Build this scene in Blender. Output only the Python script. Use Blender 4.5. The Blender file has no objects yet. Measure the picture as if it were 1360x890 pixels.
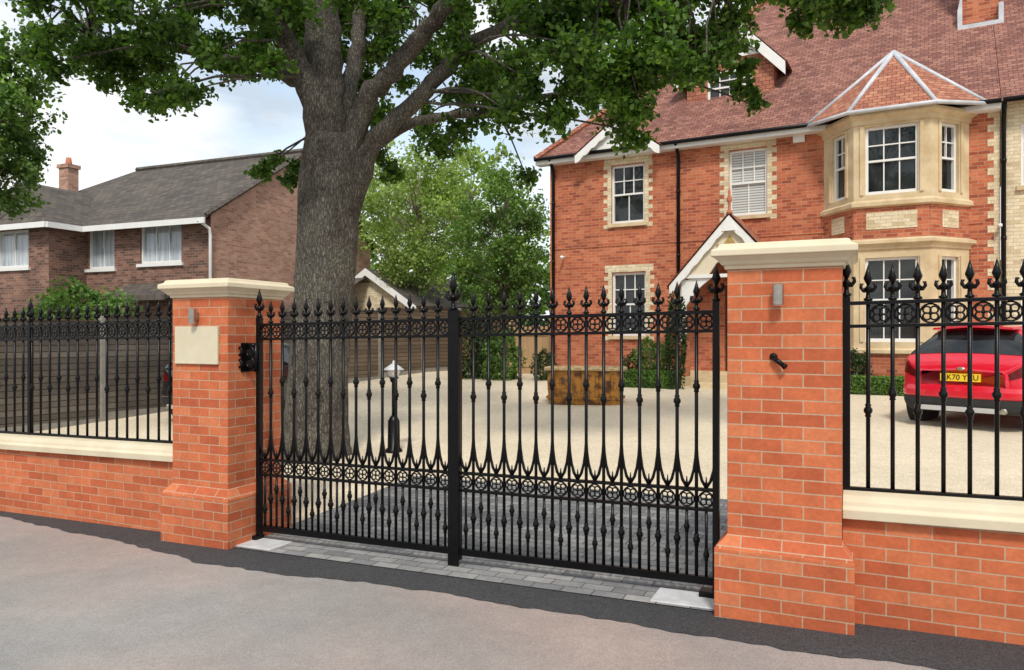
import bpy, math, random
import numpy as np
from mathutils import Vector, Matrix
random.seed(7); rng=np.random.default_rng(7)
COL=bpy.context.scene.collection
CZ=1.645; R=math.radians
def at(px,py,Y): return Vector(((px-680)/1000*Y, Y, CZ+(445-py)/1000*Y))
# ------------------------------------------------------------ frames
A_F=R(-24.72); A_H=R(-29.28); A_N=R(-22.5)
def frame(O,a): return (Vector(O),Vector((math.cos(a),math.sin(a))),Vector((-math.sin(a),math.cos(a))))
FF=frame((1.55,4.31),A_F); HF=frame((1.05,20.7),A_H); NF=frame((-8.4,21.0),A_N)
def W(fr,x,y): return fr[0]+fr[1]*x+fr[2]*y
def lx(fr,px,yl=0):
    k=(px-680)/1000; P=fr[0]+fr[2]*yl
    return (k*P.y-P.x)/(fr[1].x-k*fr[1].y)
def lz(fr,x,yl,py): return CZ+(445-py)/1000*W(fr,x,yl).y
SL=.0165
def gzl(x,v):
    ramp=.036*min(max(0,v-.5),14.5)
    return ramp+SL*max(-14,min(14,x))*(1-min(1,max(0,(v-1)/13)))
def gz(X,Y):
    r=Vector((X,Y))-FF[0]; return gzl(r.dot(FF[1]),r.dot(FF[2]))
# ------------------------------------------------------------ materials
def newmat(name):
    m=bpy.data.materials.new(name); m.use_nodes=True; nt=m.node_tree
    return m,nt,nt.nodes['Principled BSDF']
def N(nt,t,**kw):
    n=nt.nodes.new(t)
    for k,v in kw.items(): setattr(n,k,v)
    return n
def c4(c): return (c[0],c[1],c[2],1)
def noise(nt,vec,scale,detail=4,rough=.6):
    n=N(nt,'ShaderNodeTexNoise'); n.inputs['Scale'].default_value=scale; n.inputs['Detail'].default_value=detail; n.inputs['Roughness'].default_value=rough
    if vec is not None: nt.links.new(vec,n.inputs['Vector'])
    return n
def ramp(nt,fac,stops):
    r=N(nt,'ShaderNodeValToRGB'); e=r.color_ramp.elements
    while len(e)<len(stops): e.new(.5)
    for i,(p,c) in enumerate(stops): e[i].position=p; e[i].color=c4(c)
    nt.links.new(fac,r.inputs[0]); return r
def mixc(nt,a,b,fac,mode='MIX'):
    m=N(nt,'ShaderNodeMix',data_type='RGBA',blend_type=mode)
    for s,v in ((m.inputs[0],fac),(m.inputs[6],a),(m.inputs[7],b)):
        if isinstance(v,(int,float)): s.default_value=v
        elif isinstance(v,tuple): s.default_value=c4(v)
        else: nt.links.new(v,s)
    return m.outputs[2]
def bumpn(nt,h,strength,dist=.01):
    b=N(nt,'ShaderNodeBump'); b.inputs['Strength'].default_value=strength; b.inputs['Distance'].default_value=dist
    nt.links.new(h,b.inputs['Height']); return b.outputs[0]
def pmat(name,c1,c2=None,scale=6,rough=.7,bump=0,metal=0,bscale=60,stretch=None,lo=.35,hi=.65,spec=.5,bdist=.01):
    m,nt,b=newmat(name); c2=c2 or c1
    tc=N(nt,'ShaderNodeTexCoord'); v=tc.outputs['Object']
    if stretch:
        mp=N(nt,'ShaderNodeMapping'); mp.inputs['Scale'].default_value=stretch; nt.links.new(v,mp.inputs[0]); v=mp.outputs[0]
    n=noise(nt,v,scale,6); r=ramp(nt,n.outputs['Fac'],[(lo,c1),(hi,c2)])
    nt.links.new(r.outputs[0],b.inputs['Base Color'])
    b.inputs['Roughness'].default_value=rough; b.inputs['Metallic'].default_value=metal; b.inputs['Specular IOR Level'].default_value=spec
    if bump:
        n2=noise(nt,v,bscale,5); nt.links.new(bumpn(nt,n2.outputs['Fac'],bump,bdist),b.inputs['Normal'])
    return m
def brick(name,c1,c2,mortar,bw=.225,rh=.075,ms=.006,rough=.85,bump=.5,stain=.35,c3=None,c0=None,off=.5,dist=.006,smooth=.1,fine=.16):
    m,nt,b=newmat(name)
    uv=N(nt,'ShaderNodeUVMap'); vec=uv.outputs[0]
    wn=noise(nt,vec,6,2); wv=N(nt,'ShaderNodeVectorMath',operation='MULTIPLY_ADD'); nt.links.new(wn.outputs['Color'],wv.inputs[0]); wv.inputs[1].default_value=(.006,.006,0); nt.links.new(vec,wv.inputs[2]); vec2=wv.outputs[0]
    def bt(a,c,mo):
        t=N(nt,'ShaderNodeTexBrick'); t.offset=off
        for k,v in (('Scale',1),('Mortar Size',ms),('Mortar Smooth',smooth),('Bias',0),('Brick Width',bw),('Row Height',rh)): t.inputs[k].default_value=v
        t.inputs['Color1'].default_value=c4(a); t.inputs['Color2'].default_value=c4(c); t.inputs['Mortar'].default_value=c4(mo)
        nt.links.new(vec2,t.inputs['Vector']); return t
    t=bt((0,0,0),(1,1,1),(0,0,0))
    stops=[(0,c0 or c2),(.25,c2),(.6,c1),(.95,c3 or c1)]
    col=ramp(nt,t.outputs['Color'],stops).outputs[0]
    n=noise(nt,vec,1.3,5); n3=noise(nt,vec,40,4); n5=noise(nt,vec,9,4)
    s5=ramp(nt,n5.outputs['Fac'],[(.3,(.86,)*3),(.7,(1.1,)*3)]); col=mixc(nt,col,s5.outputs[0],1.0,'MULTIPLY')
    col=mixc(nt,col,mortar,t.outputs['Fac'])
    s=ramp(nt,n.outputs['Fac'],[(.3,(1-stain,)*3),(.6,(1,1,1))]); col=mixc(nt,col,s.outputs[0],1.0,'MULTIPLY')
    s2=ramp(nt,n3.outputs['Fac'],[(.3,(1-fine,)*3),(.65,(1+fine*.5,)*3)]); col=mixc(nt,col,s2.outputs[0],1.0,'MULTIPLY')
    nt.links.new(col,b.inputs['Base Color']); b.inputs['Roughness'].default_value=rough; b.inputs['Specular IOR Level'].default_value=.3
    h=N(nt,'ShaderNodeMath',operation='MULTIPLY_ADD'); h.inputs[1].default_value=-1; nt.links.new(t.outputs['Fac'],h.inputs[0])
    h2=N(nt,'ShaderNodeMath',operation='MULTIPLY'); h2.inputs[1].default_value=.3; nt.links.new(n3.outputs['Fac'],h2.inputs[0]); nt.links.new(h2.outputs[0],h.inputs[2])
    nt.links.new(bumpn(nt,h.outputs[0],bump,dist),b.inputs['Normal'])
    return m
def leafmat(name,dark,mid,light,trans=.35):
    m,nt,b=newmat(name)
    g=N(nt,'ShaderNodeNewGeometry'); r=ramp(nt,g.outputs['Random Per Island'],[(0,dark),(.55,mid),(1,light)])
    tc=N(nt,'ShaderNodeTexCoord'); n=noise(nt,tc.outputs['Object'],.9,3); s=ramp(nt,n.outputs['Fac'],[(.35,(.6,.6,.6)),(.65,(1.25,1.25,1.1))])
    col=mixc(nt,r.outputs[0],s.outputs[0],1.0,'MULTIPLY')
    nt.links.new(col,b.inputs['Base Color']); b.inputs['Roughness'].default_value=.5; b.inputs['Specular IOR Level'].default_value=.3
    t=N(nt,'ShaderNodeBsdfTranslucent'); c2=mixc(nt,col,(1.5,1.7,.6),1.0,'MULTIPLY'); nt.links.new(c2,t.inputs[0])
    mx=N(nt,'ShaderNodeMixShader'); mx.inputs[0].default_value=trans
    nt.links.new(b.outputs[0],mx.inputs[1]); nt.links.new(t.outputs[0],mx.inputs[2])
    nt.links.new(mx.outputs[0],nt.nodes['Material Output'].inputs[0]); return m
M={}
M['pillar']=brick('orange_pillar_brick',(.61,.17,.07),(.545,.138,.056),(.52,.345,.225),c3=(.63,.20,.088),c0=(.47,.11,.046),ms=.0042,stain=.18,fine=.12,bump=.6)
M['house']=brick('red_house_brick',(.57,.16,.073),(.46,.118,.055),(.46,.30,.21),c3=(.61,.205,.10),c0=(.34,.08,.042),ms=.006,stain=.25)
M['cream']=brick('cream_brick',(.80,.69,.48),(.70,.58,.38),(.5,.42,.3),ms=.005,stain=.15,c0=(.6,.47,.28))
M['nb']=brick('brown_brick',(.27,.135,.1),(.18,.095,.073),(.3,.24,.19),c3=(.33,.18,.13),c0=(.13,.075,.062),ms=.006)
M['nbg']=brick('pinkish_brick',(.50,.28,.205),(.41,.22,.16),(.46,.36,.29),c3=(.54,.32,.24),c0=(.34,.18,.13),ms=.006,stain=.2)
M['tile']=brick('red_clay_tile',(.31,.14,.108),(.255,.11,.087),(.09,.045,.038),bw=.17,rh=.105,ms=.006,c3=(.37,.18,.135),c0=(.2,.088,.072),bump=.9,dist=.02,stain=.25,smooth=.6)
M['tile2']=brick('orange_clay_tile',(.46,.18,.11),(.38,.14,.09),(.12,.05,.04),bw=.17,rh=.105,ms=.006,c3=(.54,.25,.15),bump=.9,dist=.02,stain=.25,smooth=.6)
M['dtile']=brick('grey_brown_tile',(.12,.103,.088),(.10,.087,.076),(.045,.038,.033),bw=.28,rh=.2,ms=.009,c3=(.14,.12,.1),c0=(.085,.074,.066),bump=.8,dist=.015,smooth=.6,stain=.2)
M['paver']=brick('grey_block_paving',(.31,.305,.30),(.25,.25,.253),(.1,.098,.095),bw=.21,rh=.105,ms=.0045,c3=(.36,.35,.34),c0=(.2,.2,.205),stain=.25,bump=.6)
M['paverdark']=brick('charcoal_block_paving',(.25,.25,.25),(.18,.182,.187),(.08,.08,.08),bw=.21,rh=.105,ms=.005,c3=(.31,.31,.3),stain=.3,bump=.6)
M['stone']=pmat('cast_stone',(.62,.53,.37),(.73,.65,.48),3,.75,.15,lo=.3,hi=.7,bscale=90)
M['bath']=pmat('bay_stone',(.53,.40,.23),(.69,.56,.36),2.5,.85,.2)
M['white']=pmat('white_paint',(.76,.76,.74),(.82,.82,.8),3,.45)
M['creampaint']=pmat('cream_paint',(.68,.6,.44),(.74,.66,.5),3,.6)
M['lead']=pmat('grey_lead',(.46,.48,.51),(.62,.64,.67),4,.5,.1)
M['black']=pmat('black_paint',(.003,.003,.0035),(.005,.005,.006),20,.3,.08,bscale=120,spec=.22)
M['steel']=pmat('brushed_steel',(.42,.38,.33),(.5,.46,.4),20,.32,metal=1)
M['glass']=pmat('dark_window_glass',(.006,.008,.010),(.035,.04,.04),1.2,.03,spec=.5)
M['pale']=pmat('curtained_glass',(.25,.3,.34),(.55,.58,.6),2.5,.06,stretch=(3,3,.3),spec=.9)
M['door']=pmat('dark_door',(.03,.02,.015),(.05,.03,.02),5,.4)
M['terra']=pmat('terracotta',(.42,.13,.07),(.52,.18,.09),10,.8)
M['ochre']=pmat('ochre_paint',(.36,.22,.06),(.48,.32,.1),10,.6)
M['concrete']=pmat('pale_concrete',(.46,.47,.48),(.6,.61,.62),8,.85,.3)
M['post']=pmat('concrete_post',(.2,.19,.17),(.3,.28,.25),5,.9,.3)
M['ground']=pmat('earth',(.06,.07,.03),(.12,.1,.06),.8,.95,.4)
M['rubber']=pmat('rubber',(.015,.015,.015),(.025,.025,.025),10,.8)
M['rust']=pmat('rusty_orange',(.46,.2,.025),(.09,.032,.010),7,.6,.4,lo=.42,hi=.62)
M['rustrim']=pmat('worn_pale_rim',(.6,.5,.3),(.35,.2,.06),9,.6,.3)
M['tan']=pmat('tan_timber',(.46,.31,.16),(.35,.22,.11),4,.8,.2,stretch=(6,6,.4))
M['ply']=pmat('plaque_stone',(.6,.54,.38),(.68,.61,.45),5,.6,.1)
M['plate']=pmat('yellow_plate',(.85,.55,.02),(.85,.57,.03),5,.4)
M['red']=pmat('red_car_paint',(.62,.008,.028),(.66,.01,.032),3,.18,spec=.6); M['blackcar']=pmat('black_car_paint',(.01,.01,.012),(.014,.014,.016),3,.15,spec=.8)
for k in ('red','blackcar'): M[k].node_tree.nodes['Principled BSDF'].inputs['Coat Weight'].default_value=.5
M['lampred']=pmat('tail_lamp_red',(.07,.001,.002),(.14,.003,.003),20,.12)
M['silver']=pmat('silver_trim',(.5,.5,.5),(.55,.55,.55),5,.35)
M['opal']=pmat('opal_glass',(.75,.75,.72),(.8,.8,.78),5,.25)
def barkmat():
    m,nt,b=newmat('oak_bark'); tc=N(nt,'ShaderNodeTexCoord'); v=tc.outputs['Object']
    mp=N(nt,'ShaderNodeMapping'); mp.inputs['Scale'].default_value=(1,1,.25); nt.links.new(v,mp.inputs[0])
    wn=noise(nt,v,7,4); wv=N(nt,'ShaderNodeVectorMath',operation='MULTIPLY_ADD'); nt.links.new(wn.outputs['Color'],wv.inputs[0]); wv.inputs[1].default_value=(.09,.09,.09); nt.links.new(mp.outputs[0],wv.inputs[2])
    vo=N(nt,'ShaderNodeTexVoronoi',feature='DISTANCE_TO_EDGE'); vo.inputs['Scale'].default_value=34; nt.links.new(wv.outputs[0],vo.inputs['Vector'])
    r=ramp(nt,vo.outputs['Distance'],[(.0,(.055,.048,.04)),(.12,(.125,.112,.097)),(.4,(.19,.178,.158))])
    n=noise(nt,v,2.2,6,.7); g=ramp(nt,n.outputs['Fac'],[(.38,(.62,.6,.56)),(.5,(1,1,1)),(.68,(1.2,1.26,1.1))])
    n2=noise(nt,v,30,4); g2=ramp(nt,n2.outputs['Fac'],[(.3,(.75,.75,.75)),(.7,(1.15,1.15,1.15))])
    col=mixc(nt,mixc(nt,r.outputs[0],g.outputs[0],1.0,'MULTIPLY'),g2.outputs[0],1.0,'MULTIPLY')
    nt.links.new(col,b.inputs['Base Color']); b.inputs['Roughness'].default_value=.95; b.inputs['Specular IOR Level'].default_value=.15
    h=ramp(nt,vo.outputs['Distance'],[(0,(0,0,0)),(.3,(1,1,1))]); hh=mixc(nt,h.outputs[0],n2.outputs['Fac'],.35)
    nt.links.new(bumpn(nt,hh,.7,.02),b.inputs['Normal']); return m
M['bark']=barkmat()
M['bark2']=pmat('pale_bark',(.15,.12,.09),(.3,.26,.2),5,.9,.4)
M['leaf']=leafmat('oak_leaves',(.035,.078,.017),(.078,.158,.03),(.15,.25,.05),.44)
M['leaf2']=leafmat('light_green_leaves',(.16,.25,.06),(.26,.36,.10),(.38,.47,.18),.35)
M['leaf3']=leafmat('mid_green_leaves',(.06,.135,.032),(.125,.22,.054),(.2,.315,.09),.32)
M['leaf4']=leafmat('dark_green_leaves',(.02,.045,.015),(.04,.075,.024),(.07,.12,.035),.25)
M['board']=brick('weathered_lap_boards',(.15,.125,.105),(.115,.097,.083),(.02,.017,.014),bw=6,rh=.11,ms=.006,off=.3,bump=.9,stain=.4,c3=(.18,.155,.13))
M['board2']=brick('brown_lap_boards',(.2,.145,.1),(.15,.11,.075),(.03,.02,.014),bw=6,rh=.11,ms=.006,off=.3,bump=.9,stain=.3)
def blind():
    m,nt,b=newmat('venetian_blind'); uv=N(nt,'ShaderNodeUVMap'); w=N(nt,'ShaderNodeTexWave',wave_type='BANDS',bands_direction='Y'); w.inputs['Scale'].default_value=5
    nt.links.new(uv.outputs[0],w.inputs['Vector']); r=ramp(nt,w.outputs['Fac'],[(.25,(.28,.28,.27)),(.6,(.62,.62,.6))]); nt.links.new(r.outputs[0],b.inputs['Base Color']); b.inputs['Roughness'].default_value=.15
    return m
M['blind']=blind()
def asphalt(name,c1,c2,tint=None,bump=.6,fs=180,patch=.8,speck=.2):
    m,nt,b=newmat(name); tc=N(nt,'ShaderNodeTexCoord'); v=tc.outputs['Object']
    n=noise(nt,v,fs,3); r=ramp(nt,n.outputs['Fac'],[(.3,c1),(.7,c2)]); col=r.outputs[0]
    n2=noise(nt,v,.7,5); s=ramp(nt,n2.outputs['Fac'],[(.3,(patch,)*3),(.7,(1.12,1.12,1.12))]); col=mixc(nt,col,s.outputs[0],1.0,'MULTIPLY')
    n5=noise(nt,v,9,6,.75); s5=ramp(nt,n5.outputs['Fac'],[(.3,(.9,.9,.9)),(.7,(1.06,1.06,1.06))]); col=mixc(nt,col,s5.outputs[0],1.0,'MULTIPLY')
    if tint:
        n3=noise(nt,v,.35,2); f=ramp(nt,n3.outputs['Fac'],[(.38,(0,0,0)),(.6,(1,1,1))]); col=mixc(nt,col,mixc(nt,col,tint,1.0,'MULTIPLY'),f.outputs[0])
    vo=N(nt,'ShaderNodeTexVoronoi'); vo.inputs['Scale'].default_value=130; nt.links.new(v,vo.inputs['Vector'])
    sp=ramp(nt,vo.outputs['Color'],[(.2,(1-speck,)*3),(.8,(1+speck*.9,)*3)]); col=mixc(nt,col,sp.outputs[0],1.0,'MULTIPLY')
    nt.links.new(col,b.inputs['Base Color']); b.inputs['Roughness'].default_value=.85
    nt.links.new(bumpn(nt,vo.outputs['Distance'],bump,.006),b.inputs['Normal']); return m
M['asph']=asphalt('worn_asphalt',(.25,.243,.235),(.355,.345,.33),(1.17,.96,.89),.3,speck=.12)
M['tarmac']=asphalt('dark_tarmac',(.025,.025,.028),(.085,.085,.09),None,1.0,speck=.4)
M['gravel']=asphalt('buff_gravel',(.56,.47,.33),(.90,.78,.59),None,.9,90,.93)
# ------------------------------------------------------------ mesh builder
ABS={}
def auto_uv(me):
    uv=me.uv_layers.new(name='UVMap').data
    vs=me.vertices
    for p in me.polygons:
        n=p.normal
        t=Vector((0,0,1)).cross(n)
        if t.length<.02: t=Vector((1,0,0))
        t.normalize(); b=n.cross(t)
        if abs(n.z)>.999: t=Vector((1,0,0)); b=Vector((0,1,0))
        for li in p.loop_indices:
            co=vs[me.loops[li].vertex_index].co; uv[li].uv=(co.dot(t),co.dot(b))
class MB:
    def __init__(s): s.v=[]; s.f=[]
    def add(s,vs,fs):
        o=len(s.v); s.v+= [tuple(p) for p in vs]; s.f+=[tuple(i+o for i in f) for f in fs]; return s
    def box(s,x0,x1,y0,y1,z0,z1,T=None):
        P=[(x0,y0,z0),(x1,y0,z0),(x1,y1,z0),(x0,y1,z0),(x0,y0,z1),(x1,y0,z1),(x1,y1,z1),(x0,y1,z1)]
        if T: P=[T(*p) for p in P]
        return s.add(P,[(0,3,2,1),(4,5,6,7),(0,1,5,4),(1,2,6,5),(2,3,7,6),(3,0,4,7)])
    def prism(s,pts,T,d0,d1):
        n=len(pts); P=[T(x,d0,z) for x,z in pts]+[T(x,d1,z) for x,z in pts]
        return s.add(P,[tuple(range(n))[::-1],tuple(range(n,2*n))]+[(i,(i+1)%n,(i+1)%n+n,i+n) for i in range(n)])
    def tube(s,path,rad,seg=8,cap=True):
        path=[Vector(p) for p in path]; n=len(path)
        if isinstance(rad,(int,float)): rad=[rad]*n
        vs=[];up=None
        for i,p in enumerate(path):
            d=(path[min(i+1,n-1)]-path[max(i-1,0)])
            if d.length<1e-9: d=Vector((0,0,1))
            d.normalize()
            if up is None: up=Vector((0,0,1)) if abs(d.z)<.9 else Vector((1,0,0))
            a=d.cross(up).normalized(); b=a.cross(d).normalized(); up=b
            for k in range(seg):
                t=2*math.pi*k/seg; vs.append(p+(a*math.cos(t)+b*math.sin(t))*rad[i])
        fs=[(i*seg+k,i*seg+(k+1)%seg,(i+1)*seg+(k+1)%seg,(i+1)*seg+k) for i in range(n-1) for k in range(seg)]
        if cap: fs+=[tuple(range(seg))[::-1],tuple(range((n-1)*seg,n*seg))]
        return s.add(vs,fs)
    def lathe(s,c,prof,seg=10,rot=0,axis='z'):
        vs=[]
        for r,z in prof:
            for k in range(seg):
                t=2*math.pi*k/seg+rot; q=(r*math.cos(t),r*math.sin(t),z)
                if axis=='x': q=(q[2],q[0],q[1])
                if axis=='y': q=(q[0],q[2],q[1])
                vs.append((c[0]+q[0],c[1]+q[1],c[2]+q[2]))
        n=len(prof)
        return s.add(vs,[(i*seg+k,i*seg+(k+1)%seg,(i+1)*seg+(k+1)%seg,(i+1)*seg+k) for i in range(n-1) for k in range(seg)]+[tuple(range(seg))[::-1],tuple(range((n-1)*seg,n*seg))])
    def ring(s,c,Rr,r,seg=14,sub=5,arc=2*math.pi,a0=0):
        vs=[]
        for i in range(seg):
            a=a0+arc*i/seg
            for k in range(sub):
                t=2*math.pi*k/sub; q=Rr+r*math.cos(t)
                vs.append((c[0]+q*math.cos(a),c[1]+r*math.sin(t),c[2]+q*math.sin(a)))
        return s.add(vs,[(i*sub+k,i*sub+(k+1)%sub,((i+1)%seg)*sub+(k+1)%sub,((i+1)%seg)*sub+k) for i in range(seg) for k in range(sub)])
    def shear(s,k=SL): s.v=[(x,y,z+k*x) for x,y,z in s.v]; return s
    def mesh(s,name,mat,smooth=False,dz=0):
        me=bpy.data.meshes.new(name)
        me.from_pydata([(x,y,z-dz) for x,y,z in s.v],[],s.f); me.materials.append(mat)
        me.update(); auto_uv(me)
        if smooth: me.polygons.foreach_set('use_smooth',[True]*len(me.polygons))
        return me
    def build(s,name,mat,parent=None,smooth=False,loc=None):
        dz=0
        if parent is not None:
            r=parent
            while r.parent: r=r.parent
            dz=ABS.get(r.name,0)
        return link(name,s.mesh(name,mat,smooth,dz),parent,loc)
def link(name,me,parent=None,loc=None):
    o=bpy.data.objects.new(name,me); COL.objects.link(o)
    if parent is not None: o.parent=parent
    if loc is not None: o.location=loc
    return o
def bevel(o,w=.004,seg=2):
    m=o.modifiers.new('bevel','BEVEL'); m.width=w; m.segments=seg; m.limit_method='ANGLE'; return o
def split(o,a=35):
    m=o.modifiers.new('split','EDGE_SPLIT'); m.split_angle=R(a); return o
def tag(o,label,cat,group=None):
    o['label']=label; o['category']=cat
    if group: o['group']=group
    return o
def thing(name,label,cat,loc,rz=0,group=None,absz=False):
    o=bpy.data.objects.new(name,None); COL.objects.link(o); o.location=loc; o.rotation_euler=(0,0,rz); o.empty_display_size=.2
    if absz: ABS[o.name]=loc[2]
    return tag(o,label,cat,group)
# ------------------------------------------------------------ ground sheets
def sheet(name,xs,vfun,off,mat,kind='structure'):
    vs=[];fs=[];ny=None
    for x in xs:
        col=vfun(x); ny=len(col)
        for v in col:
            p=W(FF,x,v); vs.append((p.x,p.y,gzl(x,v)+off))
    for i in range(len(xs)-1):
        for j in range(ny-1): a=i*ny+j; fs.append((a,a+ny,a+ny+1,a+1))
    me=bpy.data.meshes.new(name); me.from_pydata(vs,[],fs); me.materials.append(mat); me.update()
    uv=me.uv_layers.new(name='UVMap').data
    for l in me.loops:
        c=me.vertices[l.vertex_index].co; q=Vector((c.x,c.y))-FF[0]; uv[l.index].uv=(q.dot(FF[1]),q.dot(FF[2]))
    o=link(name,me); o['kind']=kind; return o
fine=[i*1.0 for i in range(-14,15)]
gx=[-500,-200,-80,-40,-25]+fine+[25,40,80,200,500]
gv=[-300,-80,-30,-10,-4,-1,.5]+[1+i for i in range(0,16)]+[25,50,100,300,800]
sheet('ground',gx,lambda x:gv,-.03,M['ground'])
sheet('pavement',[-40,-25]+fine+[25,40],lambda x:[-12,-8,-5,-3,-2,-1,0,.35],0,M['asph'])
def edge(x): return float(np.interp(x,[-14,-9,-7.5,-5.4,-4.1,-3.2,-2.1,-1.2,-.1,1.1,4,14],[.09,.07,.02,-.19,-.40,-.38,-.30,-.35,-.40,-.32,-.27,-.2]))-.012*math.sin(x*2.9)-.012*math.sin(x*7.3+math.sin(x*3))-.008*math.sin(x*19+2*math.sin(x*5))-.006*math.sin(x*43+x*x)
sheet('tarmac_strip',[i*.04 for i in range(-350,351)],lambda x:[edge(x),.1,.2,.36],.004,M['tarmac'])
sheet('gravel_drive',[i*1.0 for i in range(-14,21)],lambda x:[.36,.5,1]+[1+i for i in range(1,17)],.004,M['gravel'])
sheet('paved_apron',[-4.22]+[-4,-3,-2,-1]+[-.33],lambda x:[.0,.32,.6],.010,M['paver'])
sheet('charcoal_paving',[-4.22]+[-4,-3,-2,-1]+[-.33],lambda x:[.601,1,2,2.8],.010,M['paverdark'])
for nm,xa,xb in (('concrete_pad',-4.2,-3.82),('concrete_pad',-.78,-.36)):
    m=MB().box(0,xb-xa,0,.26,-.02,.017).shear(); p=W(FF,xa,.03)
    o=m.build(nm,M['concrete']); o.location=(p.x,p.y,SL*xa); o.rotation_euler=(0,0,A_F); bevel(o)
    tag(o,'pale concrete pad in the paving at the foot of the '+('left' if xa<-2 else 'right')+' gate hinge','pad')
# ------------------------------------------------------------ pillars
def sq(mb,prof,cx,cy,top=True):
    mb.lathe((cx,cy,0),[(r*math.sqrt(2),z) for r,z in prof],4,math.pi/4)
def pillar(x,label):
    p=W(FF,x,.31); z=SL*x
    t=thing('brick_pillar',label,'gate pillar',(p.x,p.y,z),A_F)
    m=MB(); sq(m,[(.31,.44),(.31,2.04)],0,0); bevel(m.build('shaft',M['pillar'],t),.006)
    m=MB(); sq(m,[(.375,-.08),(.375,.40),(.309,.475)],0,0); bevel(m.build('plinth',M['pillar'],t),.006)
    m=MB(); sq(m,[(.322,2.03),(.326,2.05),(.34,2.056),(.352,2.075),(.38,2.10),(.392,2.105),(.392,2.14),(.38,2.147),(.36,2.155),(.35,2.175),(.335,2.18),(.0001,2.20)],0,0); bevel(m.build('cap',M['stone'],t),.004)
    return t
pillar(0,'tall orange brick gate pillar with stone cap and a small black tube on its face')
pillar(-4.545,'orange brick gate pillar with cream plaque on its face')
def pillar_light(x,dx,z,label):
    p=W(FF,x+dx,0); t=thing('wall_light',label,'light',(p.x,p.y,SL*x+z),A_F,'steel lights on the gate pillars')
    bevel(MB().box(-.02,.02,-.03,-.001,-.03,.03).build('bracket',M['steel'],t),.003)
    split(MB().lathe((0,-.056,0),[(.029,-.058),(.031,-.056),(.031,.056),(.029,.058)],24).build('lamp_body',M['steel'],t,True))
    MB().lathe((0,-.056,0),[(.024,-.062),(.024,-.054)],16).build('lens',M['opal'],t)
pillar_light(0,-.02,1.875,'small steel cylinder light on the right hand gate pillar above the black tube')
pillar_light(-4.545,-.02,1.875,'small steel cylinder light above the cream plaque on the left gate pillar')
p=W(FF,-4.545,0); t=bevel(MB().box(-.26,.22,-.022,-.002,-.155,.155).build('plaque',M['ply']),.005); t.location=(p.x,p.y,1.56); t.rotation_euler=(0,0,A_F)
tag(t,'blank cream stone plaque on the left brick pillar','plaque')
p=W(FF,-.02,0); m=MB(); m.tube([(-.035,-.02,.03),(.03,-.045,-.02)],.014,12); m.tube([(.03,-.045,-.02),(.038,-.05,-.026)],[.017,.017],12); m.lathe((-.03,-.001,.03),[(.022,-.008),(.022,.0)],14,0,'y')
t=m.build('entry_sensor',M['black'],None,True); t.location=(p.x,p.y,1.49); t.rotation_euler=(0,0,A_F); tag(t,'small black tube fixed to the front of the right pillar','sensor')
# ------------------------------------------------------------ low walls
def low_wall(x0,x1,y0,h,label):
    p=W(FF,x0,y0); L=x1-x0; t=thing('garden_wall',label,'wall',(p.x,p.y,SL*x0),A_F)
    MB().box(0,L,0,.23,-.15,h).shear().build('brickwork',M['pillar'],t)
    m=MB(); T=lambda x,y,z:(y,x,z)
    m.prism([(-.05,h+.002),(-.055,h+.055),(-.04,h+.075),(-.035,h+.10),(.02,h+.125),(.115,h+.135),(.265,h+.10),(.28,h+.055),(.28,h+.002)],T,0,L); m.shear(); bevel(m.build('coping',M['stone'],t),.004)
low_wall(-12.5,-4.86,.15,.63,'low orange brick wall with cream coping left of the gate')
low_wall(.312,5.0,.13,.60,'low orange brick wall with cream coping right of the gate')
# ------------------------------------------------------------ ironwork
def finial_mesh(s=1,name='finial',fat=1.22):
    w=s*fat
    m=MB(); m.lathe((0,0,0),[(.012*w,0),(.018*w,.004*s),(.018*w,.012*s),(.010*w,.018*s),(.008*w,.05*s),(.017*w,.056*s),(.019*w,.064*s),(.011*w,.072*s),(.006*w,.082*s)],8)
    m.lathe((0,0,0),[(.005*w,.08*s),(.017*w,.112*s),(.018*w,.12*s),(.010*w,.15*s),(.001,.19*s)],6)
    for sg in (-1,1):
        m.tube([(0,0,.05*s),(sg*.022*s,0,.052*s),(sg*.034*s,0,.07*s),(sg*.032*s,0,.088*s),(sg*.022*s,0,.086*s)],[.007*w,.008*w,.008*w,.007*w,.0045*w],6)
        m.tube([(0,0,.05*s),(0,sg*.022*s,.052*s),(0,sg*.032*s,.076*s)],[.006*w,.007*w,.0035*w],6)
    return m.mesh(name,M['black'],True)
FIN=finial_mesh(1.0); FINR=finial_mesh(1.12); FINP=finial_mesh(1.25,'post_finial'); FINC=finial_mesh(1.5,'centre_finial')
def quatre(r):
    m=MB(); m.ring((0,0,0),r*.92,r*.10,18,5)
    for a in (0,1,2,3):
        q=a*math.pi/2+math.pi/4; m.ring((math.cos(q)*r*.45,0,math.sin(q)*r*.45),r*.34,r*.10,12,5)
    m.lathe((0,0,0),[(r*.16,-.006),(r*.16,.006)],8,0,'y')
    return m.mesh('quatrefoil',M['black'],True)
QG=quatre(.052); QR=quatre(.057)
def bar(z0,z1,r,knots,name='baluster'):
    m=MB(); m.tube([(0,0,z0),(0,0,z1)],r,8)
    for k in knots:
        m.lathe((0,0,k),[(r,-.04),(r*1.5,-.034),(r*1.2,-.022),(r*2.0,-.008),(r*2.0,.008),(r*1.2,.022),(r*1.5,.034),(r,.04)],8)
    return m.mesh(name,M['black'],True)
BG=[bar(.12,1.81,.0116,[1.235,.36]),bar(.12,1.81,.0116,[1.33,.36])]
DG=[bar(.12,.56,.0098,[.27],'dog_bar'),bar(.12,.56,.0098,[.44],'dog_bar')]
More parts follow.
